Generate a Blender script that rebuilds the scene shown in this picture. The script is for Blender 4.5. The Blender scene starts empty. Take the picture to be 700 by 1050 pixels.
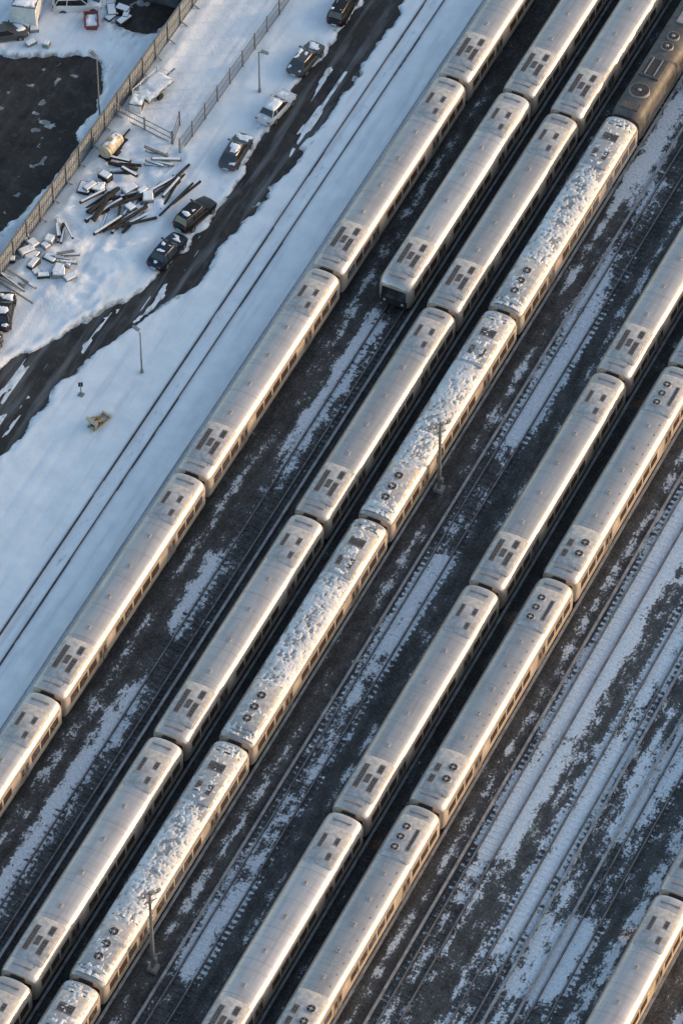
import bpy, math, random
import numpy as np
from mathutils import Matrix, Vector
random.seed(7)
scene=bpy.context.scene
# ------------------------------------------------------------------ noise
def _h(i,j,s):
    n=(i.astype(np.int64)*374761393+j.astype(np.int64)*668265263+s*1442695041)&0xffffffff
    n=((n^(n>>13))*1274126177)&0xffffffff
    n=(n^(n>>16))&0xffff
    return n/65535.0
def vn(x,y,s=0):
    x=np.asarray(x,float);y=np.asarray(y,float)
    i=np.floor(x);j=np.floor(y);u=x-i;v=y-j
    u=u*u*(3-2*u);v=v*v*(3-2*v)
    a=_h(i,j,s);b=_h(i+1,j,s);c=_h(i,j+1,s);d=_h(i+1,j+1,s)
    return (a*(1-u)+b*u)*(1-v)+(c*(1-u)+d*u)*v
def fbm(x,y,s=0,o=4):
    t=0;a=.5;f=1;m=0
    for k in range(o):
        t=t+a*vn(np.asarray(x)*f+k*17.3,np.asarray(y)*f-k*9.1,s+k);m+=a;a*=.5;f*=2.1
    return t/m
def sstep(a,b,x):
    t=np.clip((x-a)/(b-a),0,1);return t*t*(3-2*t)
# ------------------------------------------------------------------ materials
class M:
    def __init__(s,name):
        s.m=bpy.data.materials.new(name);s.m.use_nodes=True
        s.t=s.m.node_tree;s.n=s.t.nodes;s.b=s.n['Principled BSDF']
    def L(s,a,b): s.t.links.new(a,b)
    def node(s,ty,**k):
        n=s.n.new(ty)
        for a,v in k.items(): setattr(n,a,v)
        return n
    def coord(s,scale=(1,1,1),obj=True):
        tc=s.node('ShaderNodeTexCoord');mp=s.node('ShaderNodeMapping')
        mp.inputs['Scale'].default_value=scale
        s.L(tc.outputs['Object'],mp.inputs['Vector']);return mp.outputs['Vector']
    def noise(s,scale=(1,1,1),sc=1,det=3,rough=.55):
        n=s.node('ShaderNodeTexNoise');n.inputs['Scale'].default_value=sc
        n.inputs['Detail'].default_value=det;n.inputs['Roughness'].default_value=rough
        s.L(s.coord(scale),n.inputs['Vector']);return n.outputs['Fac']
    def attr(s,name):
        at=s.node('ShaderNodeAttribute');at.attribute_name=name;return at.outputs['Fac']
    def math(s,op,a,b=None,clamp=False):
        n=s.node('ShaderNodeMath',operation=op);n.use_clamp=clamp
        for i,v in enumerate((a,b)):
            if v is None: continue
            if isinstance(v,(int,float)): n.inputs[i].default_value=v
            else: s.L(v,n.inputs[i])
        return n.outputs[0]
    def rng(s,v,a,b,c=0,d=1,smooth=False):
        n=s.node('ShaderNodeMapRange')
        if smooth: n.interpolation_type='SMOOTHSTEP'
        s.L(v,n.inputs[0])
        for i,q in enumerate((a,b,c,d)): n.inputs[i+1].default_value=q
        return n.outputs[0]
    def mix(s,f,a,b):
        n=s.node('ShaderNodeMix',data_type='RGBA')
        if isinstance(f,(int,float)): n.inputs['Factor'].default_value=f
        else: s.L(f,n.inputs['Factor'])
        for k,v in ((6,a),(7,b)):
            if isinstance(v,tuple): n.inputs[k].default_value=(*v,1)
            else: s.L(v,n.inputs[k])
        return n.outputs[2]
    def set(s,color=None,rough=None,metal=None,spec=None):
        for k,v in (('Base Color',color),('Roughness',rough),('Metallic',metal),('Specular IOR Level',spec)):
            if v is None: continue
            if isinstance(v,tuple): s.b.inputs[k].default_value=(*v,1)
            elif isinstance(v,(int,float)): s.b.inputs[k].default_value=v
            else: s.L(v,s.b.inputs[k])
    def bump(s,h,strength=.5,dist=.05):
        n=s.node('ShaderNodeBump');n.inputs['Strength'].default_value=strength
        n.inputs['Distance'].default_value=dist
        s.L(h,n.inputs['Height']);s.L(n.outputs[0],s.b.inputs['Normal'])
def simple(name,col,rough=.6,metal=0,var=.25,sc=3,bump=0):
    m=M(name);f=m.noise((1,1,1),sc,3)
    d=tuple(c*(1-var) for c in col);l=tuple(min(1,c*(1+var)) for c in col)
    m.set(m.mix(m.rng(f,.3,.7),d,l),rough,metal)
    if bump: m.bump(f,bump,.03)
    return m.m
# snow
def mk_snow(name,dirty=.12,streak=True,k=1.0,warm=0,dirt=False):
    m=M(name)
    b=m.noise((1,1,1),.5,4);c=m.noise((1,1,1),5,3)
    lo=(0.72*k,0.755*k,0.80*k);hi=(0.84*k,0.86*k,0.885*k)
    if warm: lo=(0.52*k,0.52*k,0.53*k);hi=(0.78*k,0.78*k,0.79*k)
    col=m.mix(m.rng(b,.35,.7),lo,hi)
    if streak:
        a=m.noise((1,.06,1),1.3,4)
        col=m.mix(m.math('MULTIPLY',m.rng(a,.54,.72),.42),col,(0.46,0.47,0.50))
    col=m.mix(m.math('MULTIPLY',m.rng(c,.6,.8),dirty),col,(0.30,0.29,0.28))
    if dirt:
        e=m.attr('snowd');f=m.math('ADD',e,m.math('MULTIPLY',m.math('SUBTRACT',m.noise((1,.5,1),1.8,5,.65),.5),1.1))
        col=m.mix(m.rng(f,.35,.80,0,.85,True),col,(0.125,0.11,0.10))
    m.set(col,.7,0,.3)
    h=m.math('ADD',m.math('MULTIPLY',c,.5),b)
    m.bump(h,.5,.12);return m.m
m_snow=mk_snow('snow');m_field=mk_snow('snow_field',.12,True,1,0,True)
m_snowcap=mk_snow('snow_cap',.1,False);m_frost=mk_snow('roof_frost',.5,False,.92,1)
# ballast / sleepers w. snow mask
def mk_ballast(name,base0,base1,gain=1.0):
    m=M(name)
    dens=m.attr('snowd')
    st=m.noise((1.6,.09,1),1.0,4,.6)
    md=m.noise((1,.58,1),.85,6,.76)
    fi=m.noise((1,.9,1),5,3,.75)
    v=m.math('ADD',m.math('MULTIPLY',st,.20),m.math('MULTIPLY',md,.58))
    v=m.math('ADD',v,m.math('MULTIPLY',fi,.22))
    v=m.math('ADD',v,m.math('MULTIPLY',dens,.30*gain))
    mask=m.rng(v,.622,.672,0,1,True)
    dust=m.rng(v,.50,.65,0,.30)
    big=m.noise((1,.2,1),.6,3)
    base=m.mix(m.rng(big,.35,.65),base0,base1)
    base=m.mix(m.rng(fi,.45,.72),base,tuple(min(1,c*2.1) for c in base1))
    base=m.mix(dust,base,(0.25,0.255,0.265))
    sn=m.mix(m.rng(fi,.32,.68),(0.50,0.53,0.57),(0.80,0.825,0.86))
    m.set(m.mix(mask,base,sn),m.rng(mask,0,1,.62,.8),0,.3)
    m.bump(m.math('ADD',m.math('MULTIPLY',mask,1.0),m.math('MULTIPLY',fi,.8)),.75,.06)
    return m.m
m_ballast=mk_ballast('ballast',(0.018,0.017,0.017),(0.036,0.032,0.030))
m_tie=mk_ballast('sleeper_wood',(0.017,0.015,0.014),(0.036,0.030,0.027))
m_rail=simple('rail_steel',(0.22,0.20,0.195),.45,.2,.4,2)
m_third=simple('third_rail_cover',(0.30,0.29,0.29),.6,0,.35,1.5)
m_snowrail=simple('rusty_rail',(0.10,0.085,0.08),.6,.1,.35,2)
# road
def mk_road(name,c0,c1,slush=.35,wet=.35,sl=(.34,.35,.37)):
    m=M(name)
    a=m.noise((1,.09,1),1.1,4);b=m.noise((1,1,1),.35,5,.65);c=m.noise((1,1,1),6,2);d=m.noise((1,.7,1),1.2,5,.7)
    col=m.mix(m.rng(b,.38,.62),c0,c1)
    col=m.mix(m.math('MULTIPLY',m.rng(a,.50,.72),slush),col,sl)
    col=m.mix(m.math('MULTIPLY',m.rng(d,.52,.75),.34),col,(0.17,0.16,0.155))
    col=m.mix(m.math('MULTIPLY',m.rng(c,.5,.8),.4),col,tuple(x*2 for x in c1))
    m.set(col,m.rng(b,.4,.6,wet,.85),0,.2);m.bump(c,.3,.03);return m.m
m_road=mk_road('asphalt',(0.024,0.022,0.022),(0.050,0.045,0.043),.40,.5)
m_lot=mk_road('muddy_asphalt',(0.018,0.015,0.014),(0.052,0.043,0.038),.14,.45,(.2,.18,.17))
# train
def mk_roof(name,col,snowy):
    m=M(name)
    oi=m.node('ShaderNodeObjectInfo')
    tc=m.node('ShaderNodeTexCoord')
    rib=m.node('ShaderNodeTexWave');rib.bands_direction='X';rib.inputs['Scale'].default_value=2.2
    rib.inputs['Distortion'].default_value=0
    m.L(m.coord(),rib.inputs['Vector'])
    off=m.node('ShaderNodeVectorMath',operation='ADD');sc=m.node('ShaderNodeVectorMath',operation='SCALE')
    sc.inputs[0].default_value=(37,91,13);m.L(oi.outputs['Random'],sc.inputs['Scale'])
    m.L(tc.outputs['Object'],off.inputs[0]);m.L(sc.outputs[0],off.inputs[1])
    def nz(scale,s,det,r=.55):
        mp=m.node('ShaderNodeMapping');mp.inputs['Scale'].default_value=scale;m.L(off.outputs[0],mp.inputs['Vector'])
        n=m.node('ShaderNodeTexNoise');n.inputs['Scale'].default_value=s;n.inputs['Detail'].default_value=det;n.inputs['Roughness'].default_value=r
        m.L(mp.outputs[0],n.inputs['Vector']);return n.outputs['Fac']
    d1=nz((2.2,.12,1),1.2,4);d2=nz((.25,3,1),.8,3);d3=nz((1,1,1),9,2);d4=nz((1,.4,1),.7,4,.65)
    base=m.mix(m.rng(oi.outputs['Random'],0,1),tuple(c*.82 for c in col),tuple(min(1,c*1.1) for c in col))
    base=m.mix(m.math('MULTIPLY',m.rng(d1,.45,.75),.42),base,tuple(c*.42 for c in col))
    base=m.mix(m.math('MULTIPLY',m.rng(d2,.5,.75),.30),base,tuple(c*.45 for c in col))
    base=m.mix(m.math('MULTIPLY',m.rng(d4,.5,.72),.30),base,(0.21,0.19,0.18))
    base=m.mix(m.math('MULTIPLY',m.rng(d3,.60,.72),.35 if not snowy else .8),base,(0.80,0.80,0.82))
    m.set(base,m.rng(d4,.3,.7,.26,.42),.5,.5)
    m.bump(m.math('ADD',m.math('MULTIPLY',rib.outputs['Fac'],.25),m.math('MULTIPLY',d2,.8)),.3,.03)
    return m.m
m_roof=mk_roof('stainless_roof',(0.55,0.515,0.495),False)
m_roofs=mk_roof('stainless_roof_frosted',(0.40,0.375,0.36),True)
def mk_side():
    m=M('stainless_side')
    w=m.node('ShaderNodeTexWave');w.bands_direction='Z';w.inputs['Scale'].default_value=3.5
    m.L(m.coord(),w.inputs['Vector'])
    d=m.noise((1,1,.3),1.5,3)
    m.set(m.mix(m.rng(d,.3,.7),(0.46,0.38,0.31),(0.64,0.54,0.45)),.40,.35)  # warm tone: low golden sunlight painted into the steel colour
    m.bump(w.outputs['Fac'],.4,.02);return m.m
m_side=mk_side()
m_under=simple('underframe',(0.020,0.019,0.019),.7,0,.4,3)
def mk_glass(name='dark_glass',c=(0.02,0.02,0.022)):
    m=M(name);m.set(c,.08,0,.9)
    n=m.noise((1,1,1),1.3,2);m.L(m.rng(n,.3,.7,.04,.14),m.b.inputs['Roughness']);return m.m
m_glass=mk_glass()
m_sunglow_glass=mk_glass('sunglow_window_glass',(0.06,0.038,0.025))  # orange of the reflected low sun put into the window glass colour
m_hvac=simple('hvac_cover',(0.48,0.45,0.43),.42,.35,.25,2.5,.1)
m_grille=simple('hvac_grille',(0.105,0.090,0.082),.6,.2,.5,7,.3)
m_fan=simple('fan_grille',(0.05,0.045,0.042),.6,.2,.5,7,.3)
m_door=simple('door_panel',(0.32,0.28,0.245),.4,.4,.2,2)
m_seam=simple('roof_seam',(0.36,0.33,0.315),.5,.4,.2,2)
m_loco=simple('locomotive_roof',(0.10,0.092,0.088),.6,.1,.35,1.4,.15)
m_pole=simple('galvanised_steel',(0.25,0.25,0.25),.5,.5,.2,4)
m_fence=simple('fence_panel_paint',(0.20,0.22,0.24),.6,.1,.3,1.2)
m_fence2=simple('fence_steel',(0.11,0.12,0.13),.6,.3,.3,1.2)
m_white=simple('white_paint',(0.66,0.67,0.68),.5,0,.12,2)
m_wood=simple('weathered_timber',(0.040,0.032,0.027),.85,0,.5,3,.3)
m_conc=simple('concrete',(0.24,0.23,0.22),.85,0,.25,3,.2)
m_yel=simple('yellow_paint',(0.34,0.23,0.11),.6,0,.25,3)
m_tan=simple('tan_paint',(0.46,0.40,0.30),.5,0,.2,3)
m_red=simple('red_paint',(0.22,0.05,0.04),.5,0,.2,2)
m_blue=simple('blue_paint',(0.04,0.10,0.19),.35,.1,.15,2)
m_rubber=simple('tyre_rubber',(0.018,0.018,0.019),.85,0,.2,6)
m_lampg=simple('lamp_lens',(0.6,0.58,0.5),.3,0,.1,4)
m_redl=simple('tail_lamp',(0.30,0.02,0.02),.3,0,.1,4)
def paint(name,c,metal=.4,r=.3): return simple(name,c,r,metal,.12,1.5)
# ------------------------------------------------------------------ mesh builder
class MB:
    def __init__(s): s.v=[];s.f=[];s.m=[];s.mats=[];s.sm=[]
    def mi(s,mat):
        if mat not in s.mats: s.mats.append(mat)
        return s.mats.index(mat)
    def add(s,vs,fs,mat,smooth=False):
        o=len(s.v);s.v+=[tuple(v) for v in vs];k=s.mi(mat)
        for f in fs: s.f.append(tuple(i+o for i in f));s.m.append(k);s.sm.append(smooth)
    def box(s,c,d,mat,rz=0,rx=0,ry=0,taper=1.0):
        vs=[]
        R=Matrix.Rotation(rz,3,'Z')@Matrix.Rotation(rx,3,'X')@Matrix.Rotation(ry,3,'Y')
        for z in (-.5,.5):
            t=1 if z<0 else taper
            for x,y in ((-.5,-.5),(.5,-.5),(.5,.5),(-.5,.5)):
                p=R@Vector((x*d[0]*t,y*d[1]*t,z*d[2]));vs.append((p.x+c[0],p.y+c[1],p.z+c[2]))
        s.add(vs,[(3,2,1,0),(4,5,6,7),(0,1,5,4),(1,2,6,5),(2,3,7,6),(3,0,4,7)],mat)
    def cyl(s,p0,p1,r0,r1,mat,n=10,smooth=True):
        p0=Vector(p0);p1=Vector(p1);a=(p1-p0).normalized()
        u=a.orthogonal().normalized();w=a.cross(u)
        vs=[];
        for p,r in ((p0,r0),(p1,r1)):
            for i in range(n):
                t=2*math.pi*i/n;vs.append(p+u*math.cos(t)*r+w*math.sin(t)*r)
        s.add(vs,[(i,(i+1)%n,n+(i+1)%n,n+i) for i in range(n)],mat,smooth)
        s.add(vs[:n],[tuple(reversed(range(n)))],mat);s.add(vs[n:],[tuple(range(n))],mat)
    def loft(s,secs,mat,smooth=True,closed=True,cap=True,matf=None):
        n=len(secs[0]);o=len(s.v)
        for sec in secs: s.v+=[tuple(p) for p in sec]
        for a in range(len(secs)-1):
            for i in range(n if closed else n-1):
                j=(i+1)%n
                f=(o+a*n+i,o+a*n+j,o+(a+1)*n+j,o+(a+1)*n+i)
                mm=matf(a,i) if matf else mat
                s.f.append(f);s.m.append(s.mi(mm));s.sm.append(smooth)
        if cap:
            for q,rev in ((0,False),(len(secs)-1,True)):
                idx=[o+q*n+i for i in range(n)]
                s.f.append(tuple(reversed(idx)) if not rev else tuple(idx));s.m.append(s.mi(mat));s.sm.append(False)
    def mesh(s,name):
        me=bpy.data.meshes.new(name);me.from_pydata(s.v,[],s.f)
        for mt in s.mats: me.materials.append(mt)
        me.polygons.foreach_set('material_index',s.m);me.polygons.foreach_set('use_smooth',s.sm)
        import bmesh
        bm=bmesh.new();bm.from_mesh(me);bmesh.ops.recalc_face_normals(bm,faces=bm.faces);bm.to_mesh(me);bm.free()
        me.update()
        try: me.set_sharp_from_angle(angle=math.radians(35))
        except Exception: pass
        return me
    def obj(s,name,loc=(0,0,0),rz=0):
        return put(s.mesh(name),name,loc,rz)
def put(me,name,loc=(0,0,0),rz=0,parent=None):
    o=bpy.data.objects.new(name,me);o.location=loc;o.rotation_euler=(0,0,rz)
    scene.collection.objects.link(o)
    if parent: o.parent=parent
    return o
def grid_mesh(name,xs,ys,Z,mat,attr=None,smooth=True):
    nx,ny=len(xs),len(ys)
    X,Y=np.meshgrid(xs,ys)
    co=np.stack([X,Y,Z],-1).reshape(-1,3)
    idx=np.arange(nx*ny).reshape(ny,nx)
    q=np.stack([idx[:-1,:-1],idx[:-1,1:],idx[1:,1:],idx[1:,:-1]],-1).reshape(-1,4)
    me=bpy.data.meshes.new(name)
    me.vertices.add(len(co));me.vertices.foreach_set('co',co.ravel())
    me.loops.add(q.size);me.loops.foreach_set('vertex_index',q.ravel())
    me.polygons.add(len(q));me.polygons.foreach_set('loop_start',np.arange(0,q.size,4))
    me.update(calc_edges=True);me.validate()
    me.polygons.foreach_set('use_smooth',[smooth]*len(q))
    me.materials.append(mat)
    if attr is not None:
        a=me.attributes.new('snowd','FLOAT','POINT');a.data.foreach_set('value',attr.ravel().astype(np.float32))
    return me
# ------------------------------------------------------------------ ground
g=grid_mesh('ground',np.linspace(-2500,2500,11),np.linspace(-2500,2500,11),np.full((11,11),-.25),m_snow,None,False)
put(g,'ground')
TR={'A':-10.97,'B':-4.9,'C':0,'S':4.95,'G':10.6,'D':16.31,'E':21.49,'H':26.8,'I':31.9,'J':37.1,'F':43.0,'K':48.3,'L':53.6}
def density(x,y):
    x=np.asarray(x,float);y=np.asarray(y,float)
    d=np.full(x.shape,.06)+.10*sstep(24,26,x)
    wob=(vn(x*0+3,y*.05,5)-.5)*.9
    def strip(c,w,a,y0=-999,y1=999,f=.13):
        m=a*np.exp(-(np.abs((x-c-wob)/w))**2.4)*(sstep(y0-4,y0+4,y)*(1-sstep(y1-4,y1+4,y)))
        brk=sstep(.20,.60,vn(y*f+c*3.1,x*.15,int(abs(c)*7)+2))
        return m*(.26+.76*brk)
    d=d+strip(-6.1,1.2,.74,-60,27)+strip(-13.6,.9,.9)+strip(-8.6,.6,.38)
    d=d+strip(10.4,1.5,.78,-70,52)+strip(7.7,.5,.45)+strip(8.0,1.5,.62,48,120)
    d=d+strip(13.4,.5,.40)+strip(2.5,.4,.22)+strip(18.9,.4,.22)+strip(24.1,.5,.42)
    d=d+strip(27.2,1.8,.84)+strip(31.8,1.4,.64)+strip(36.4,1.9,.80)+strip(34.0,.7,.30)+strip(40,.7,.40)
    d=d+strip(48.5,1.6,.8)+strip(53.5,1.6,.8)+strip(58,3,.8)
    d=d+.95*(1-sstep(-14.3,-13.3,x))
    return d
xs=np.arange(-14.2,90,.4);ys=np.arange(-150,190,.5)
X,Y=np.meshgrid(xs,ys)
D=density(X,Y)
Z=(fbm(X*.5,Y*.3,3)-.5)*.05+np.clip(D-.35,0,1)*.10*fbm(X*1.3,Y*.8,4)
put(grid_mesh('rail_yard_ballast',xs,ys,Z,m_ballast,D),'rail_yard_ballast')
# left snow field, with the road and lot cleared out of it
rR=np.array([(-20.2,190),(-20.4,75),(-20.8,62.2),(-20.4,51.9),(-21.1,39.3),(-21.8,28.3),(-22.2,22.3),(-24.1,16.9),(-26.3,12.0),(-27.6,6.4),(-28.1,-2.5),(-29.5,-20),(-31,-60),(-31,-150)])
rL=np.array([(-23.7,190),(-23.8,60.7),(-23.9,53.6),(-24.3,46.5),(-24.2,37.6),(-24.0,31.1),(-24.4,25.1),(-25.6,19.5),(-27.3,15.4),(-29.9,11.0),(-31.6,7.4),(-33.6,4.4),(-36,-6),(-38,-30),(-38,-150)])
def road_d(x,y):
    xr=np.interp(y,rR[::-1,1],rR[::-1,0]);xl=np.interp(y,rL[::-1,1],rL[::-1,0])
    return np.minimum(x-xl,xr-x)
def lot_d(x,y):
    xr=np.interp(y,[10,20.6,23.6,28.5,34.2,38.7,42,50],[-43,-40.5,-39.8,-39.4,-40.0,-40.5,-41.8,-43])
    top=np.interp(x,[-90,-50.7,-47.3,-43.2,-40],[22,39.6,41,42.9,42])
    return np.minimum(np.minimum(xr-x,top-y),y-17)
def mud_d(x,y):
    return 2.2-np.sqrt(((x+41.5)/1.3)**2+((y-52.5)/2.2)**2)
def snow_h(x,y):
    h=.05+.13*fbm(x*.35,y*.25,11)+.04*fbm(x*2,y*1.6,12)
    h=h+.04*vn(x*3.0,y*.08,21)
    for cx in (-21.2,-22.9,-25.0,-26.8):
        w=cx+1.2*(vn(y*.04,y*0+cx,77)-.5)
        h=h-.10*np.exp(-((x-w)/.24)**2)*(1-sstep(-2,6,y))
    px=-21.8+1.6*(vn(y*.11,y*0,78)-.5)+(y-10)*.03
    h=h-.13*np.exp(-((x-px)/.28)**2)*sstep(.35,.6,vn(y*1.6,x*1.6,79))*sstep(-12,0,y)*(1-sstep(24,30,y))
    h=h+.35*np.exp(-((x+36.6)/.9)**2)*fbm(x*.8,y*.4,14)
    h=h+.30*np.exp(-((x+28.8)/1.2)**2)*sstep(8,20,y)*fbm(x*.8,y*.3,15)
    scrap=sstep(12,17,y)*(1-sstep(34,39,y))*sstep(-38,-36,x)*(1-sstep(-28,-26.5,x))
    h=h+scrap*.45*fbm(x*1.0,y*1.0,16)*1.2
    upp=sstep(42,46,y)*(1-sstep(-40,-38,x))
    h=h+upp*.5*fbm(x*.7,y*.7,17)
    tr=np.exp(-((x+18.0)/1.1)**2);h=h*(1-.6*tr)
    pk=np.exp(-((x+25.2)/1.2)**2)*sstep(20,24,y);h=h*(1-.6*pk)
    dr=road_d(x,y);dl=lot_d(x,y);dm=mud_d(x,y)
    d=np.maximum(np.maximum(dr,dl),dm)
    e=d+.20+(fbm(x*1.1,y*.7,31)-.5)*1.4+(fbm(x*.25,y*.15,32)-.5)*.8
    edge=sstep(-.45,.15,e)
    bank=.12*np.exp(-((e+.7)/.5)**2)
    h=(h+bank)*(1-edge)-.09*edge
    s=sstep(.60,.72,fbm(x*1.5,y*.16,41))*sstep(0,.4,e)*.105*(dr>0)
    s2=sstep(.66,.74,fbm(x*.9,y*.8,47))*sstep(0,.4,e)*.10*(np.maximum(dl,dm)>0)
    dirt=np.exp(-np.clip(-(e),0,9)/.55)*.75
    dirt=np.maximum(dirt,np.exp(-np.clip(-np.maximum(dl,dm),0,30)/1.6)*.62)
    dirt=np.maximum(dirt,pk*.34*sstep(.3,.6,vn(x*1.3,y*.5,88)))
    dirt=np.maximum(dirt,scrap*.34*fbm(x*.5,y*.5,89)*1.4)
    dirt=np.maximum(dirt,np.exp(-((x+18.0)/.9)**2)*.34)
    dirt=np.where((dr>0)&(e>.3),.45,dirt)
    return h+s+s2,dirt
xs=np.arange(-75,-13.9,.22);ys=np.arange(-60,100,.25)
X,Y=np.meshgrid(xs,ys)
Zs,Ds=snow_h(X,Y)
put(grid_mesh('snow_field',xs,ys,Zs,m_field,Ds),'snow_field')
def poly_sheet(name,L,R,z,mat):
    vs=[];fs=[]
    yy=np.linspace(L[0][1],L[-1][1],60)
    for y in yy:
        vs.append((np.interp(y,L[::-1,1],L[::-1,0])-1.2,y,z));vs.append((np.interp(y,R[::-1,1],R[::-1,0])+1.2,y,z))
    for i in range(59): fs.append((2*i,2*i+1,2*i+3,2*i+2))
    b=MB();b.add(vs,fs,mat);b.obj(name)
poly_sheet('road',rL,rR,0.0,m_road)
b=MB();b.add([(-75,15,-.006),(-38.4,15,-.006),(-38.4,44,-.006),(-75,44,-.006)],[(0,1,2,3)],m_lot);b.obj('parking_lot')
b=MB();b.add([(-45.5,46,-.006),(-38,46,-.006),(-38,58,-.006),(-45.5,58,-.006)],[(0,1,2,3)],m_lot);b.obj('muddy_ground')
# ------------------------------------------------------------------ tracks
def track(X0,y0,y1,third=1,ties=True,rail=None):
    b=MB();rm=rail or m_rail
    if ties:
        y=y0
        while y<y1:
            w=2.6+random.uniform(-.08,.08)
            b.box((X0+random.uniform(-.04,.04),y,.0),(w,.24,.085),m_tie,random.uniform(-.012,.012));y+=.61
    for sx in (-.7175-.036,.7175+.036):
        b.box((X0+sx,(y0+y1)/2,.085),(.19,y1-y0,.03),m_snowrail)
        b.box((X0+sx,(y0+y1)/2,.175),(.085,y1-y0,.15),rm)
    if third:
        x=X0+third*1.55
        b.box((x,(y0+y1)/2,.30),(.24,y1-y0,.035),m_third)
        b.box((x,(y0+y1)/2,.19),(.08,y1-y0,.12),m_snowrail)
        y=y0+1
        while y<y1:
            b.box((x+third*.1,y,.14),(.08,.12,.28),m_under);y+=3
    me=b.mesh('railway_track')
    co=np.empty(len(me.vertices)*3);me.vertices.foreach_get('co',co);co=co.reshape(-1,3)
    a=me.attributes.new('snowd','FLOAT','POINT')
    dd=density(co[:,0]*.35+X0*.65,co[:,1])
    a.data.foreach_set('value',dd.astype(np.float32))
    put(me,'railway_track')
for k,x in TR.items():
    track(x,-140,170,-1 if k in 'AGHJ' else 1)
track(-18.0,-140,170,0,False,m_snowrail)
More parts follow.
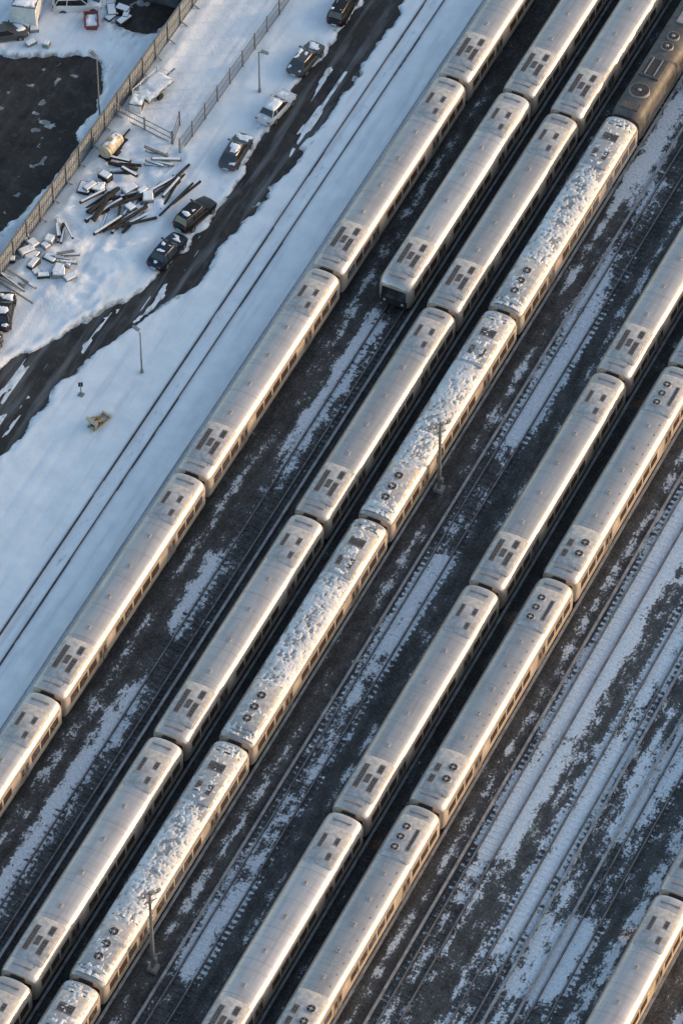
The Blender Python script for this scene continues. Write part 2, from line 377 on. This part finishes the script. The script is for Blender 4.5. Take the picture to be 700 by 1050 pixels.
# ------------------------------------------------------------------ train cars
HP=[(1.50,.95),(1.58,1.12),(1.6,1.8),(1.6,2.9),(1.57,3.10),(1.49,3.29),(1.34,3.46),(1.12,3.60),(.82,3.71),(.42,3.78),(0,3.80)]
def roofz(x):
    x=abs(x);p=HP[::-1]
    return np.interp(x,[q[0] for q in p],[q[1] for q in p])
def section(y,kx,dz,kb=1):
    f=lambda z:z-(dz if z>1.5 else 0)*(z-1)/2.8
    return [(-x*kx,y,f(z)) for x,z in HP]+[(x*kx,y,f(z)) for x,z in HP[-2::-1]]
def make_car(name,variant,roofmat,snow=0,cab=False):
    b=MB();HL=12.72
    ys=[(-HL,.86,.16),(-HL+.06,.93,.07),(-HL+.2,.975,.02),(-HL+.45,1,0),(-6,1,0),(0,1,0),(6,1,0),(HL-.45,1,0),(HL-.2,.975,.02),(HL-.06,.93,.07),(HL,.86,.16)]
    if cab: ys[0:4]=[(-HL,.80,.5),(-HL+.15,.90,.3),(-HL+.5,.97,.1),(-HL+1.1,1,0)]
    secs=[section(*q) for q in ys];n=len(secs[0])
    def mf(a,i):
        z=(secs[5][i][2]+secs[5][(i+1)%n][2])/2
        return roofmat if z>3.0 else m_side
    b.loft(secs,m_side,True,True,True,mf)
    for s in (-1,1): b.box((s*1.595,0,3.06),(.035,24.4,.05),m_door)
    for s in (-1,1):
        for yd in (-6.2,6.2):
            b.box((s*1.603,yd,2.05),(.02,1.5,2.0),m_door)
            for q in (-.36,.36): b.box((s*1.612,yd+q,2.32),(.02,.42,.85),m_sunglow_glass)
            b.box((s*1.614,yd,2.05),(.02,.04,1.95),m_under)
        y=-11.2
        while y<11.4:
            if abs(abs(y)-6.2)>1.45:
                b.box((s*1.6015,y,2.36),(.02,1.36,.92),m_under)
                b.box((s*1.605,y,2.36),(.02,1.20,.78),m_sunglow_glass)
            y+=1.6
    b.box((0,0,.80),(2.7,24.2,.34),m_under)
    for y,l in ((-4.2,3.0),(0,3.4),(4.4,3.6)):
        for s in (-1,1): b.box((s*.9,y,.6),(.85,l,.5),m_under)
    for yb in (-9.1,9.1):
        b.box((0,yb,.55),(2.3,3.4,.28),m_under)
        for wy in (-1.3,1.3):
            for s in (-1,1): b.cyl((s*.68,yb+wy,.62),(s*.82,yb+wy,.62),.43,.43,m_rail,14)
    for s in (-1,1):
        if cab and s<0: continue
        b.box((0,s*(HL+.1),2.2),(1.15,.24,2.5),m_under)
        b.box((0,s*(HL+.02),2.1),(2.3,.05,1.6),m_under)
        b.box((0,s*(HL+.12),.85),(.3,.3,.25),m_under)
    if cab:
        b.box((0,-HL-.03,2.35),(2.3,.10,1.1),m_glass,0,math.radians(-8))
        b.box((0,-HL-.03,1.35),(2.5,.12,.8),m_under)
        b.box((0,-HL-.06,1.9),(.75,.1,1.7),m_under)
        for s in (-.85,.85): b.cyl((s,-HL-.02,1.35),(s,-HL-.14,1.35),.12,.12,m_lampg,10)
        b.box((0,-HL-.25,.8),(.35,.6,.28),m_under)
    def cover(y,l,w=2.45,h=.10,mat=m_hvac):
        zt=3.80+h
        prof=[(-w/2-.12,3.44),(-w/2,zt-.16),(-w/2+.30,zt-.04),(0,zt),(w/2-.30,zt-.04),(w/2,zt-.16),(w/2+.12,3.44)]
        secs=[[(x*k,yy,z-dz) for x,z in prof] for yy,k,dz in ((y-l/2,.96,.09),(y-l/2+.15,1,0),(y+l/2-.15,1,0),(y+l/2,.96,.09))]
        b.loft(secs,mat,False,True,True)
        return zt
    def slat(x,y,dx,dy,zt,mt=None):
        z=zt-.03*abs(x)/.9
        b.box((x,y,z-.014),(dx+.14,dy+.14,.045),m_seam)
        b.box((x,y,z-.006),(dx,dy,.05),mt or m_grille)
        k=int(dy/.26)
        for i in range(1,k): b.box((x,y-dy/2+i*dy/k,z+.022),(dx,.035,.02),m_fan)
    def fan(x,y,r,zt):
        b.cyl((x,y,zt-.05),(x,y,zt+.05),r+.07,r+.05,m_hvac,18)
        b.cyl((x,y,zt+.03),(x,y,zt+.056),r,r,m_fan,18)
        b.box((x,y,zt+.065),(2*r,.05,.02),m_door);b.box((x,y,zt+.065),(.05,2*r,.021),m_door)
        b.cyl((x,y,zt+.05),(x,y,zt+.09),.12,.10,m_hvac,8)
    if variant==0:
        zt=cover(-9.2,4.3)
        slat(-.62,-9.25,.40,2.5,zt);slat(.60,-9.75,.40,1.5,zt);slat(.60,-8.05,.40,.8,zt)
        b.box((0,-9.3,zt+.0),(.44,.9,.05),m_grille)
        zt=cover(9.3,4.0,2.35,.09)
        for y in (8.3,9.9): slat(.55,y,.32,.7,zt)
        slat(-.6,9.6,.30,1.4,zt)
    elif variant==1:
        zt=cover(-9.3,4.4)
        for y in (-10.4,-9.2): slat(-.62,y,.42,.8,zt)
        for y in (-10.0,-8.7): fan(.5,y,.36,zt)
        zt=cover(9.3,4.4,2.4,.10)
        for y in (8.1,9.2,10.3): fan(-.35,y,.34,zt)
        slat(.68,9.3,.26,2.2,zt)
    else:
        zt=cover(-9.0,5.2,2.3,.15)
        for y in (-10.6,-9.3,-8.0): fan(0,y,.38,zt)
        zt=cover(8.8,5.4,2.3,.15)
        slat(0,9.9,1.3,.8,zt);slat(-.5,7.6,.4,1.0,zt);slat(.5,7.6,.4,1.0,zt)
    for y in (-11.95,11.95): b.box((0,y,3.80),(1.7,.10,.07),m_door)
    for y in np.arange(-5.5,6.2,2.75 if variant==1 else 3.6):
        b.box((0,y,3.81),(.30,.42,.07),m_hvac)
        b.box((0,y,3.85),(.18,.26,.02),m_door)
    for y in (-6.6,-3,.4,3.4,6.6):
        prof=[(x,z+.006) for x,z in HP[4:]];pp=[(-x,z) for x,z in prof]+[(x,z) for x,z in prof[-2::-1]]
        b.loft([[(x,y-.02,z) for x,z in pp],[(x,y+.02,z) for x,z in pp]],m_seam,True,False,False)
    if variant==1:
        for y in np.arange(-6,6.5,1.2): b.box((.9,y,3.70),(.1,.1,.08),m_door)
    b.cyl((.9,-11.6,3.6),(.9,-11.6,4.05),.02,.02,m_under,6)
    if snow:
        xs=np.linspace(-1.46,1.46,34);ys=np.arange(-12.4,12.5,.09)
        Xg,Yg=np.meshgrid(xs,ys)
        base=np.array([roofz(x) for x in xs])[None,:]
        nz=fbm(Xg*3.2+snow*9,Yg*2.6,50+snow,4);nf=vn(Xg*8,Yg*8,60+snow);big=fbm(Xg*.6,Yg*.35+snow*5,66,2)
        eq=(np.abs(Yg)>6.3)&(np.abs(Yg)<11.7)
        cov=nz+.30*(nf-.5)-(.36+.18*sstep(1.0,1.46,np.abs(Xg))*1.0)-.15*eq+.34*(big-.5)
        h=np.clip(cov*.22,-.05,.055)+.035*nf*(cov>0)
        Zg=base+h+.004+np.where(eq&(np.abs(Xg)<1.25),.145,0)
        o=len(b.v);nx=len(xs)
        b.v+=list(map(tuple,np.stack([Xg,Yg,Zg],-1).reshape(-1,3).tolist()))
        k=b.mi(m_frost)
        for j in range(len(ys)-1):
            for i in range(nx-1):
                if max(cov[j,i],cov[j+1,i],cov[j,i+1],cov[j+1,i+1])<-.01: continue
                b.f.append((o+j*nx+i,o+j*nx+i+1,o+(j+1)*nx+i+1,o+(j+1)*nx+i));b.m.append(k);b.sm.append(True)
    return b.mesh(name)
me0=make_car('train_car_a',0,m_roof);me1=make_car('train_car_b',1,m_roof)
mec=make_car('train_car_cab',0,m_roof,0,True)
mes=[make_car('train_car_snow',2,m_roofs,i) for i in (1,2,3)]
def run(X0,joint,lo,hi,mesh,name='commuter_train_car'):
    for j in range(lo,hi):
        y=joint+25.95*j+12.975
        mm=mesh[j%len(mesh)] if isinstance(mesh,list) else mesh
        put(mm,name,(X0,y,.02))
run(TR['A'],-26.14,-3,6,me0)
put(mec,'commuter_train_car',(TR['B'],26.51+12.975,.02))
run(TR['B'],26.51,1,5,me0)
run(TR['C'],-51.90,-2,7,me0)
run(TR['S'],-49.94,-2,4,mes,'snow_covered_train_car')
run(TR['D'],-26.48,-4,5,me0)
run(TR['E'],-23.15,-4,5,me1)
run(TR['F'],-22.6,-3,5,me0)
# locomotive
def loco():
    b=MB();HL=11.3
    P=[(1.45,.9),(1.5,1.2),(1.5,2.9),(1.38,3.35),(1.05,3.68),(.6,3.80),(0,3.83)]
    secs=[]
    for y,k,dz in ((-HL,.9,.35),(-HL+.4,.98,.1),(-HL+1,1,0),(0,1,0),(HL-1,1,0),(HL-.4,.98,.1),(HL,.9,.35)):
        f=lambda z:z-(dz*(z-1)/2.8 if z>1.5 else 0)
        secs.append([(-x*k,y,f(z)) for x,z in P]+[(x*k,y,f(z)) for x,z in P[-2::-1]])
    b.loft(secs,m_loco,True)
    b.box((0,0,.7),(2.7,21,.4),m_under)
    for yb in (-7,7):
        b.box((0,yb,.55),(2.5,4,.35),m_under)
        for wy in (-1.4,1.4):
            for s in (-1,1): b.cyl((s*.68,yb+wy,.62),(s*.82,yb+wy,.62),.5,.5,m_rail,14)
    for y,r in ((-8.2,.85),(-2,.5),(-.6,.5)):
        b.cyl((0,y,3.7),(0,y,3.98),r+.10,r+.05,m_seam,24);b.cyl((0,y,3.9),(0,y,3.995),r,r,m_fan,24)
        b.cyl((0,y,3.99),(0,y,4.06),.18,.14,m_seam,10)
        for t in range(4): b.box((0,y,4.01),(2*r,.05,.02),m_grille,math.pi*t/4)
    b.box((0,-5,3.82),(1.9,2.6,.3),m_loco);b.box((0,-5,3.98),(1.4,2.0,.05),m_fan)
    for s in (-.45,.45): b.box((s,-5,4.02),(.1,2.2,.06),m_seam)
    b.box((.1,2.6,3.86),(1.2,2.8,.28),m_seam);b.box((.1,6.2,3.84),(1.8,2.4,.26),m_loco)
    b.box((.1,6.2,3.98),(1.3,1.8,.05),m_fan)
    for y in (-10.2,9.6): b.box((0,y,3.78),(1.7,.8,.12),m_grille)
    for s in (-1,1):
        for y in (-4.5,-1.5,1.5,4.5): b.box((s*1.503,y,2.4),(.02,1.8,.7),m_fan)
        b.box((s*1.503,-9.7,2.5),(.02,.8,.6),m_glass);b.box((s*1.503,9.7,2.5),(.02,.8,.6),m_glass)
        b.cyl((s*1.55,-10.6,1),(s*1.55,-10.6,2.6),.02,.02,m_yel,6)
    b.box((0,-HL-.0,2.7),(1.9,.1,.6),m_glass)
    b.box((0,-HL-.2,.85),(.35,.5,.28),m_under)
    return b.mesh('diesel_locomotive')
ml=loco();put(ml,'diesel_locomotive',(TR['S'],53.86+11.6,.02));put(ml,'diesel_locomotive',(TR['S'],53.86+35,.02))
# ------------------------------------------------------------------ poles
def yard_pole(x,y,h):
    b=MB()
    b.box((0,0,.15),(.8,.8,.5),m_conc)
    b.cyl((0,0,.3),(0,0,h),.17,.11,m_pole,10)
    A=.95
    b.box((0,0,h-.5),(1.8,.10,.10),m_pole,A);b.box((0,0,h-1.3),(1.1,.08,.08),m_pole,A)
    for s in (-.8,-.28,.28,.8):
        b.box((s*math.cos(A),s*math.sin(A),h-.30),(.30,.28,.24),m_pole,A,.5)
        b.box((s*math.cos(A)+.08,s*math.sin(A)-.08,h-.36),(.24,.05,.16),m_lampg,A,.5)
    b.box((.2,0,1.4),(.3,.35,.6),m_pole)
    for z in np.arange(2,h-1,.5): b.box((0,0,z),(.5,.03,.03),m_pole,.4)
    b.obj('floodlight_pole',(x,y,0))
yard_pole(7.3,10.0,8.8);yard_pole(8.0,-44.4,10.4);yard_pole(7.5,63,9.5)
def street_lamp(x,y,h,a=0,arm=1.3):
    b=MB()
    b.cyl((0,0,0),(0,0,.5),.16,.13,m_pole,10);b.cyl((0,0,.4),(0,0,h),.09,.06,m_pole,8)
    ca,sa=math.cos(a),math.sin(a)
    b.cyl((0,0,h-.1),(arm*ca*.7,arm*sa*.7,h+.2),.045,.035,m_pole,8)
    b.box((arm*ca,arm*sa,h+.22),(.75,.3,.14),m_pole,a);b.box((arm*ca,arm*sa,h+.13),(.5,.2,.06),m_lampg,a)
    b.obj('street_lamp',(x,y,0))
street_lamp(-38.4,35.8,8.4,2.6,.5);street_lamp(-21.4,10.9,5.2,2.8,.5);street_lamp(-27.3,45.7,5.2,0,.6)
b=MB();b.cyl((0,0,0),(0,0,1.7),.05,.05,m_pole,8);b.box((0,0,1.5),(.4,.06,.5),m_under,.5);b.box((0,0,.1),(.5,.5,.25),m_conc);b.obj('trackside_marker_post',(-24.9,6.3,0))
# yellow buffer stop
b=MB()
for s in (-.32,.32):
    b.box((s,.2,.22),(.18,2.2,.16),m_yel);b.box((s,-.55,.65),(.16,.18,.9),m_tan,0,-.12);b.box((s,.15,.60),(.14,1.35,.15),m_yel,0,-.62)
b.box((0,-.68,1.0),(1.2,.24,.34),m_tan);b.box((0,.3,.36),(.9,.14,.12),m_yel);b.box((0,1.15,.28),(.95,.2,.26),m_tan);b.box((0,-.3,.36),(.62,.5,.3),m_wood)
b.obj('buffer_stop',(-22.1,4.0,.05),-.25)
# ------------------------------------------------------------------ fences
def fence(name,x0,y0,x1,y1,h,mat,kind):
    b=MB();L=math.hypot(x1-x0,y1-y0);a=math.atan2(y1-y0,x1-x0)
    n=max(1,round(L/2.5))
    for i in range(n+1):
        b.box((L*i/n,0,h/2+.05),(.12,.14,h+.2),m_pole)
        if kind=='panel':
            b.box((L*i/n,-.55,.35),(.10,1.0,.10),m_pole,0,.5)
    for z in (.3,h*.55,h-.1): b.box((L/2,.0,z),(L,.06,.07),m_pole)
    if kind=='panel':
        k=int(L/.16)
        for i in range(k): b.box(((i+.5)*L/k,.06+(.03 if i%2 else 0),h/2+.05),(.158,.03,h-.1),mat)
        b.box((L/2,.07,h+.03),(L,.12,.05),m_pole)
    else:
        k=int(L/.2)
        for i in range(k): b.box(((i+.5)*L/k,.05,h/2),(.03,.02,h-.1),mat)
    b.obj(name,(x0,y0,.05),a)
fence('perimeter_fence',-37.6,-2,-37.6,90,2.6,m_fence,'panel')
fence('steel_fence',-30.2,35.5,-29.7,90,2.0,m_fence2,'mesh')
fence('metal_gate',-37.4,37.3,-31.4,36.3,1.7,m_white,'mesh')
fence('metal_gate',-31.3,36.3,-31.9,38.8,1.7,m_white,'mesh')
# ------------------------------------------------------------------ snow patch helper
def patch(b,x0,x1,y0,y1,zf,t=.1,seed=0,thr=.25,res=.12,mat=None):
    xs=np.arange(x0,x1+res,res);ys=np.arange(y0,y1+res,res)
    Xg,Yg=np.meshgrid(xs,ys)
    ex=np.minimum(np.minimum(Xg-x0,x1-Xg),np.minimum(Yg-y0,y1-Yg))
    n=fbm(Xg*1.6+seed*7,Yg*1.6,seed+70)
    c=n-thr-.25*(1-sstep(0,.25,ex))
    Z=np.array([[zf(x,y) for x in xs] for y in ys])+np.clip(c*.5,-.05,t)
    o=len(b.v);nx=len(xs);k=b.mi(mat or m_snowcap)
    b.v+=list(map(tuple,np.stack([Xg,Yg,Z],-1).reshape(-1,3).tolist()))
    for j in range(len(ys)-1):
        for i in range(nx-1):
            if max(c[j,i],c[j+1,i],c[j,i+1],c[j+1,i+1])<0: continue
            b.f.append((o+j*nx+i,o+j*nx+i+1,o+(j+1)*nx+i+1,o+(j+1)*nx+i));b.m.append(k);b.sm.append(True)
# ------------------------------------------------------------------ road vehicles
def car(name,x,y,rz,pm,snow=(1,1,1),thr=.35,suv=False,seed=0):
    b=MB();H=.18 if suv else 0
    st=[(2.27,.55,.40,.62),(2.18,.74,.30,.70),(1.9,.86,.24,.78),(1.3,.90,.22,.88+H*.6),(.85,.91,.22,.95+H*.6),(-.9,.91,.22,.98+H),(-1.6,.90,.22,.99+H),(-2.0,.84,.26,.95+H),(-2.22,.72,.34,.88+H),(-2.30,.58,.42,.80+H)]
    secs=[]
    for yy,w,z0,z1 in st:
        half=[(w*.9,z0),(w,z0+.16),(w*1.0,(z0+z1)/2),(w*.985,z1-.14),(w*.9,z1-.03),(w*.5,z1+.02),(0,z1+.03)]
        secs.append([(-a,yy,c) for a,c in half]+[(a,yy,c) for a,c in half[-2::-1]])
    b.loft(secs,pm,True)
    zb=.93+H*.8;zt=1.43+H*1.3;yf0,yf1,yr1,yr0=(.95,.25,-1.25,-1.75) if not suv else (.95,.35,-1.75,-2.1)
    wb,wt=.80,.62
    bot=[(-wb*.92,yf0),(wb*.92,yf0),(wb,.2),(wb,-1.0),(wb*.9,yr0),(-wb*.9,yr0),(-wb,-1.0),(-wb,.2)]
    top=[(-wt*.93,yf1),(wt*.93,yf1),(wt,0),(wt,-.9),(wt*.92,yr1),(-wt*.92,yr1),(-wt,-.9),(-wt,0)]
    b.loft([[(p[0],p[1],zb) for p in bot],[(p[0],p[1],zt) for p in top]],m_glass,False)
    b.loft([[(p[0]*1.03,p[1]*1.02,zt-.02) for p in top],[(p[0]*.97,p[1]*.98,zt+.035) for p in top],[(p[0]*.6,p[1]*.7,zt+.055) for p in top]],pm,True)
    for i in (0,1,3,4,5,6):
        pb,pt=bot[i],top[i];b.cyl((pb[0]*1.01,pb[1],zb),(pt[0]*1.01,pt[1],zt),.045,.04,pm,6)
    for s in (-1,1):
        for wy in (1.38,-1.38):
            b.cyl((s*.70,wy,.33),(s*.93,wy,.33),.33,.33,m_rubber,16);b.cyl((s*.92,wy,.33),(s*.94,wy,.33),.19,.18,m_pole,10)
        b.box((s*.98,.72,1.0+H),(.2,.12,.13),pm)
        b.box((s*.62,2.20,.62),(.32,.08,.12),m_lampg);b.box((s*.60,-2.25,.78+H),(.30,.08,.14),m_redl)
    b.box((0,2.28,.42),(.9,.05,.14),m_under);b.box((0,-2.30,.5),(.5,.03,.12),m_white)
    if snow[0]: patch(b,-.75,.75,1.0,2.05,lambda x,y:.985+H*.6-.22*max(0,(y-1.0))/1.05-.12*abs(x)**2,.09,seed,thr)
    if snow[1]: patch(b,-.6,.6,yr1+.02,yf1-.02,lambda x,y:zt+.05,.10,seed+1,thr)
    if snow[2] and not suv: patch(b,-.68,.68,-2.1,-1.72,lambda x,y:1.0+H-.05*abs(x),.10,seed+2,thr)
    b.obj(name,(x,y,.03),rz)
P_dark=paint('paint_black',(0.022,0.022,0.025));P_grey=paint('paint_grey',(0.09,0.095,0.10))
P_silver=paint('paint_silver',(0.60,0.60,0.61),.2);P_navy=paint('paint_navy',(0.02,0.03,0.05));P_w=paint('paint_white',(0.62,0.63,0.65),0)
rd=math.radians
car('parked_car',-25.2,50.9,rd(-4),P_grey,(1,1,1),.50,False,1)
car('parked_car',-24.9,44.2,rd(-7),P_silver,(1,1,1),.48,False,4)
car('parked_car',-25.7,37.7,rd(3),P_grey,(1,1,1),.38,False,7)
car('parked_car',-25.5,29.2,rd(-12),P_dark,(0,1,1),.66,True,10)
car('parked_car',-25.7,24.2,rd(-6),P_navy,(1,1,1),.62,False,13)
car('parked_car',-35.3,11.6,rd(20),P_dark,(1,1,1),.45,False,16)
car('parked_car',-34.3,6.9,rd(12),P_grey,(1,1,1),.45,True,19)
car('parked_car',-25.0,58.3,rd(4),P_dark,(1,1,1),.5,True,22)
car('parked_car',-24.8,66,rd(1),P_silver,(1,1,1),.4,False,25)
car('parked_car',-47.2,48.2,rd(-60),P_w,(1,1,1),.3,True,28)
car('parked_car',-51.5,41.9,rd(-50),P_grey,(1,1,1),.4,False,31)
def truck(name,x,y,rz,cabm,boxm):
    b=MB()
    b.box((0,0,.7),(1.0,6.6,.2),m_under)
    b.box((0,-1.0,1.9),(2.2,4.4,2.1),boxm);b.box((0,-1.0,2.97),(2.26,4.46,.06),m_pole)
    for i in range(9): 
        for s in (-1,1): b.box((s*1.11,-2.9+i*.48,1.9),(.03,.06,2.0),m_pole)
    pr=[(1.4,.55),(3.2,.55),(3.3,1.1),(3.05,1.45),(2.6,2.25),(1.5,2.35),(1.4,2.2)]
    b.loft([[(xx,yy,z) for yy,z in pr] for xx in (-1.0,-.96,.96,1.0)],cabm,False)
    b.box((0,2.88,1.85),(1.7,.05,.75),m_glass,0,rd(28))
    for s in (-1,1):
        b.box((s*1.005,2.25,1.75),(.02,.8,.55),m_glass);b.box((s*1.2,2.7,1.8),(.2,.1,.35),m_under)
        b.cyl((s*.75,2.4,.42),(s*1.02,2.4,.42),.42,.42,m_rubber,16);b.cyl((s*.65,-1.9,.42),(s*1.05,-1.9,.42),.42,.42,m_rubber,16)
        b.box((s*.75,3.3,.85),(.3,.06,.2),m_lampg)
    patch(b,-1.05,1.05,-3.1,1.1,lambda x,y:3.01,.12,3,.3,.15);patch(b,-.9,.9,1.55,2.5,lambda x,y:2.34,.1,5,.35)
    b.obj(name,(x,y,.03),rz)
truck('delivery_truck',-51.0,46.6,rd(15),P_w,m_white)
truck('delivery_truck',-46.9,51.8,rd(10),m_blue,m_blue)
# small site shed
b=MB()
b.box((0,0,1.2),(3.0,4.4,2.4),m_fence2)
for s in (-1,1): b.box((s*.85,0,2.72),(1.9,4.8,.08),m_under,0,0,s*.35)
b.box((1.51,-.8,1.05),(.03,.95,2.0),m_door);b.box((1.51,1.0,1.5),(.03,1.0,.8),m_glass);b.box((0,-2.21,1.4),(1.0,.03,.8),m_glass)
patch(b,-1.5,-.2,-2.2,2.2,lambda x,y:2.98+.35*x*1.0+.10,.12,41,.3,.15)
b.obj('site_shed',(-40.6,54.2,.0),rd(6))
b=MB()
o=[(-.6,-1.0),(.6,-1.0),(.6,1.0),(-.6,1.0)]
b.loft([[(x*.8,y*.75,.15) for x,y in o],[(x,y,1.0) for x,y in o],[(x*.93,y*.95,1.0) for x,y in o],[(x*.78,y*.76,.4) for x,y in o]],m_red,False)
b.box((-.63,0,.96),(.1,2.1,.1),m_red);b.box((.63,0,.96),(.1,2.1,.1),m_red)
patch(b,-.5,.5,-.85,.85,lambda x,y:.75,.2,9,.15)
b.obj('waste_skip',(-44.9,46.6,.1),rd(30))
# tank trailer
b=MB()
b.cyl((0,-1.1,1.15),(0,1.1,1.15),.66,.66,m_tan,20)
for s in (-1,1): b.cyl((0,s*1.1,1.15),(0,s*1.3,1.15),.66,.42,m_tan,20)
for y in (-.8,0,.8): b.cyl((0,y-.04,1.15),(0,y+.04,1.15),.68,.68,m_yel,20)
b.cyl((0,0,1.75),(0,0,1.95),.22,.2,m_yel,12)
b.box((0,.3,.45),(1.2,3.2,.14),m_under);b.box((0,2.4,.45),(.12,1.4,.12),m_under)
for s in (-1,1): b.cyl((s*.6,0,.38),(s*.82,0,.38),.36,.36,m_rubber,14);b.box((s*.7,0,.78),(.3,1.0,.06),m_under)
patch(b,-.5,.5,-1.1,1.1,lambda x,y:1.15+math.sqrt(max(.01,.66**2-x*x)),.1,12,.45)
b.obj('tank_trailer',(-35.8,33.0,.1),rd(-5))
b=MB()
b.box((0,0,.75),(2.0,3.6,.14),m_pole);b.box((0,2.4,.7),(.14,1.4,.12),m_pole)
for s in (-1,1):
    b.cyl((s*.85,-.2,.36),(s*1.1,-.2,.36),.36,.36,m_rubber,14)
    b.box((s*.98,0,1.25),(.06,3.6,.06),m_white)
    for y in (-1.75,-.6,.6,1.75): b.box((s*.98,y,1.03),(.06,.06,.5),m_white)
b.box((0,-1.78,1.25),(2,.06,.06),m_white);b.box((0,1.78,1.6),(2,.06,.06),m_white)
for s in (-.9,0,.9): b.box((s,1.78,1.2),(.06,.06,.85),m_white)
patch(b,-.92,.92,-1.7,1.7,lambda x,y:.84,.2,15,.12)
b.obj('flatbed_trailer',(-35.9,41.4,.1),rd(-12))
b=MB();b.box((0,0,.6),(1.1,1.3,1.0),m_white);b.box((0,0,1.13),(1.2,1.4,.06),m_pole);b.box((.56,0,.6),(.02,1.0,.7),m_fan);patch(b,-.55,.55,-.65,.65,lambda x,y:1.17,.12,33,.2);b.obj('electrical_cabinet',(-36.3,39.0,.1),.2)
# ------------------------------------------------------------------ scrap yard
def beams(name,x,y,n,L,w,ang,spread,mat,seed,cap=.5,th=.22):
    r=random.Random(seed);b=MB()
    for i in range(n):
        l=L*r.uniform(.6,1.1);a=ang+r.gauss(0,spread);px=r.uniform(-w,w);py=r.uniform(-.8,.8);z=.35+th*(i%3)+r.uniform(0,.05)
        c,s=math.cos(ang),math.sin(ang);qx=px*(-s)+py*c;qy=px*c+py*s
        t=th*r.uniform(.7,1.2)
        b.box((qx,qy,z),(l,t,t),mat,a,0,r.gauss(0,.03))
        if r.random()<cap: b.box((qx,qy,z+t/2+.03),(l*.9,t*.85,.06),m_snowcap,a,0,0)
    b.obj(name,(x,y,.05))
beams('timber_stack',-33.9,26.8,9,3.6,1.2,1.25,.16,m_wood,1,.35)
beams('timber_stack',-32.2,25.3,8,3.2,1.2,1.5,.3,m_wood,2,.45)
beams('timber_stack',-30.2,25.8,7,4.2,.9,1.0,.18,m_wood,3,.3)
beams('scrap_rail_pile',-29.9,31.2,8,5.2,1.1,1.25,.12,m_wood,4,.25,.16)
beams('scrap_rail_pile',-28.2,30.6,6,4.8,.8,1.45,.15,m_under,5,.3,.18)
beams('timber_stack',-33.6,31.4,7,2.6,1.0,.3,.3,m_wood,6,.5)
beams('timber_stack',-31.5,34.0,6,3.0,1.0,.1,.25,m_conc,7,.6)
beams('scrap_rail_pile',-36.0,15.0,7,4.0,.9,-.2,.12,m_conc,8,.4,.16)
beams('timber_stack',-33.4,19.2,6,2.2,.9,.4,.3,m_conc,9,.6)
beams('timber_stack',-35.4,22.2,6,2.4,.9,1.9,.4,m_wood,19,.6)
beams('timber_stack',-31.8,29.0,7,3.2,1.1,.9,.4,m_wood,23,.4)
def blocks(name,x,y,n,w,seed,mat):
    r=random.Random(seed);b=MB()
    for i in range(n):
        d=(r.uniform(.5,1.3),r.uniform(.5,1.6),r.uniform(.35,.9));px,py=r.uniform(-w,w),r.uniform(-w,w);a=r.uniform(-.6,.6)
        b.box((px,py,.1+d[2]/2),d,mat,a);b.box((px,py,.1+d[2]+.05),(d[0]*.92,d[1]*.92,.12),m_snowcap,a,0,0,.85)
    b.obj(name,(x,y,.05))
blocks('pallet_pile',-34.8,17.7,6,1.5,1,m_wood);blocks('concrete_block_pile',-37.0,19.6,6,1.4,2,m_conc)
blocks('pallet_pile',-32.2,17.4,4,1.2,3,m_conc);blocks('pallet_pile',-38.9,16.5,5,1.5,4,m_wood)
blocks('concrete_block_pile',-31.2,28.6,5,1.2,5,m_conc);blocks('pallet_pile',-35.2,29.0,5,1.2,6,m_wood)
blocks('concrete_block_pile',-48.5,43.6,5,1.8,7,m_conc);blocks('pallet_pile',-43.0,49.5,5,1.3,8,m_wood)
# ------------------------------------------------------------------ camera
psi=math.radians(25.8439);p=math.radians(50);r=math.radians(-.114)
fw=Vector((-math.sin(psi)*math.cos(p),math.cos(psi)*math.cos(p),-math.sin(p)))
rt=Vector((math.cos(psi),math.sin(psi),0));up=rt.cross(fw)
rt,up=rt*math.cos(r)+up*math.sin(r),-rt*math.sin(r)+up*math.cos(r)
cd=bpy.data.cameras.new('Camera');co=bpy.data.objects.new('Camera',cd);scene.collection.objects.link(co)
mw=Matrix((rt,up,-fw)).transposed().to_4x4();mw.translation=Vector((123.358,-248.534,334.76));co.matrix_world=mw
cd.sensor_fit='VERTICAL';cd.sensor_height=36;cd.lens=5306.85/1050*36;cd.clip_start=1;cd.clip_end=8000
scene.camera=co
# ------------------------------------------------------------------ light
el=math.radians(9);sx,sy=.82,.57
w=bpy.data.worlds.new('World');scene.world=w;w.use_nodes=True
nt=w.node_tree;bg=nt.nodes['Background'];sk=nt.nodes.new('ShaderNodeTexSky');sk.sky_type='NISHITA';sk.sun_disc=False
sk.sun_elevation=el;sk.sun_rotation=math.atan2(sx,sy);sk.dust_density=2.0;sk.ozone_density=1.1
nt.links.new(sk.outputs[0],bg.inputs[0]);bg.inputs[1].default_value=.38
sl=bpy.data.lights.new('Sun','SUN');sl.energy=2.9;sl.angle=math.radians(2);sl.color=(1,.64,.36)
so=bpy.data.objects.new('Sun',sl);scene.collection.objects.link(so)
d=Vector((sx*math.cos(el),sy*math.cos(el),math.sin(el)));so.rotation_euler=d.to_track_quat('Z','Y').to_euler()
scene.view_settings.view_transform='Standard';scene.view_settings.look='None';scene.view_settings.exposure=0
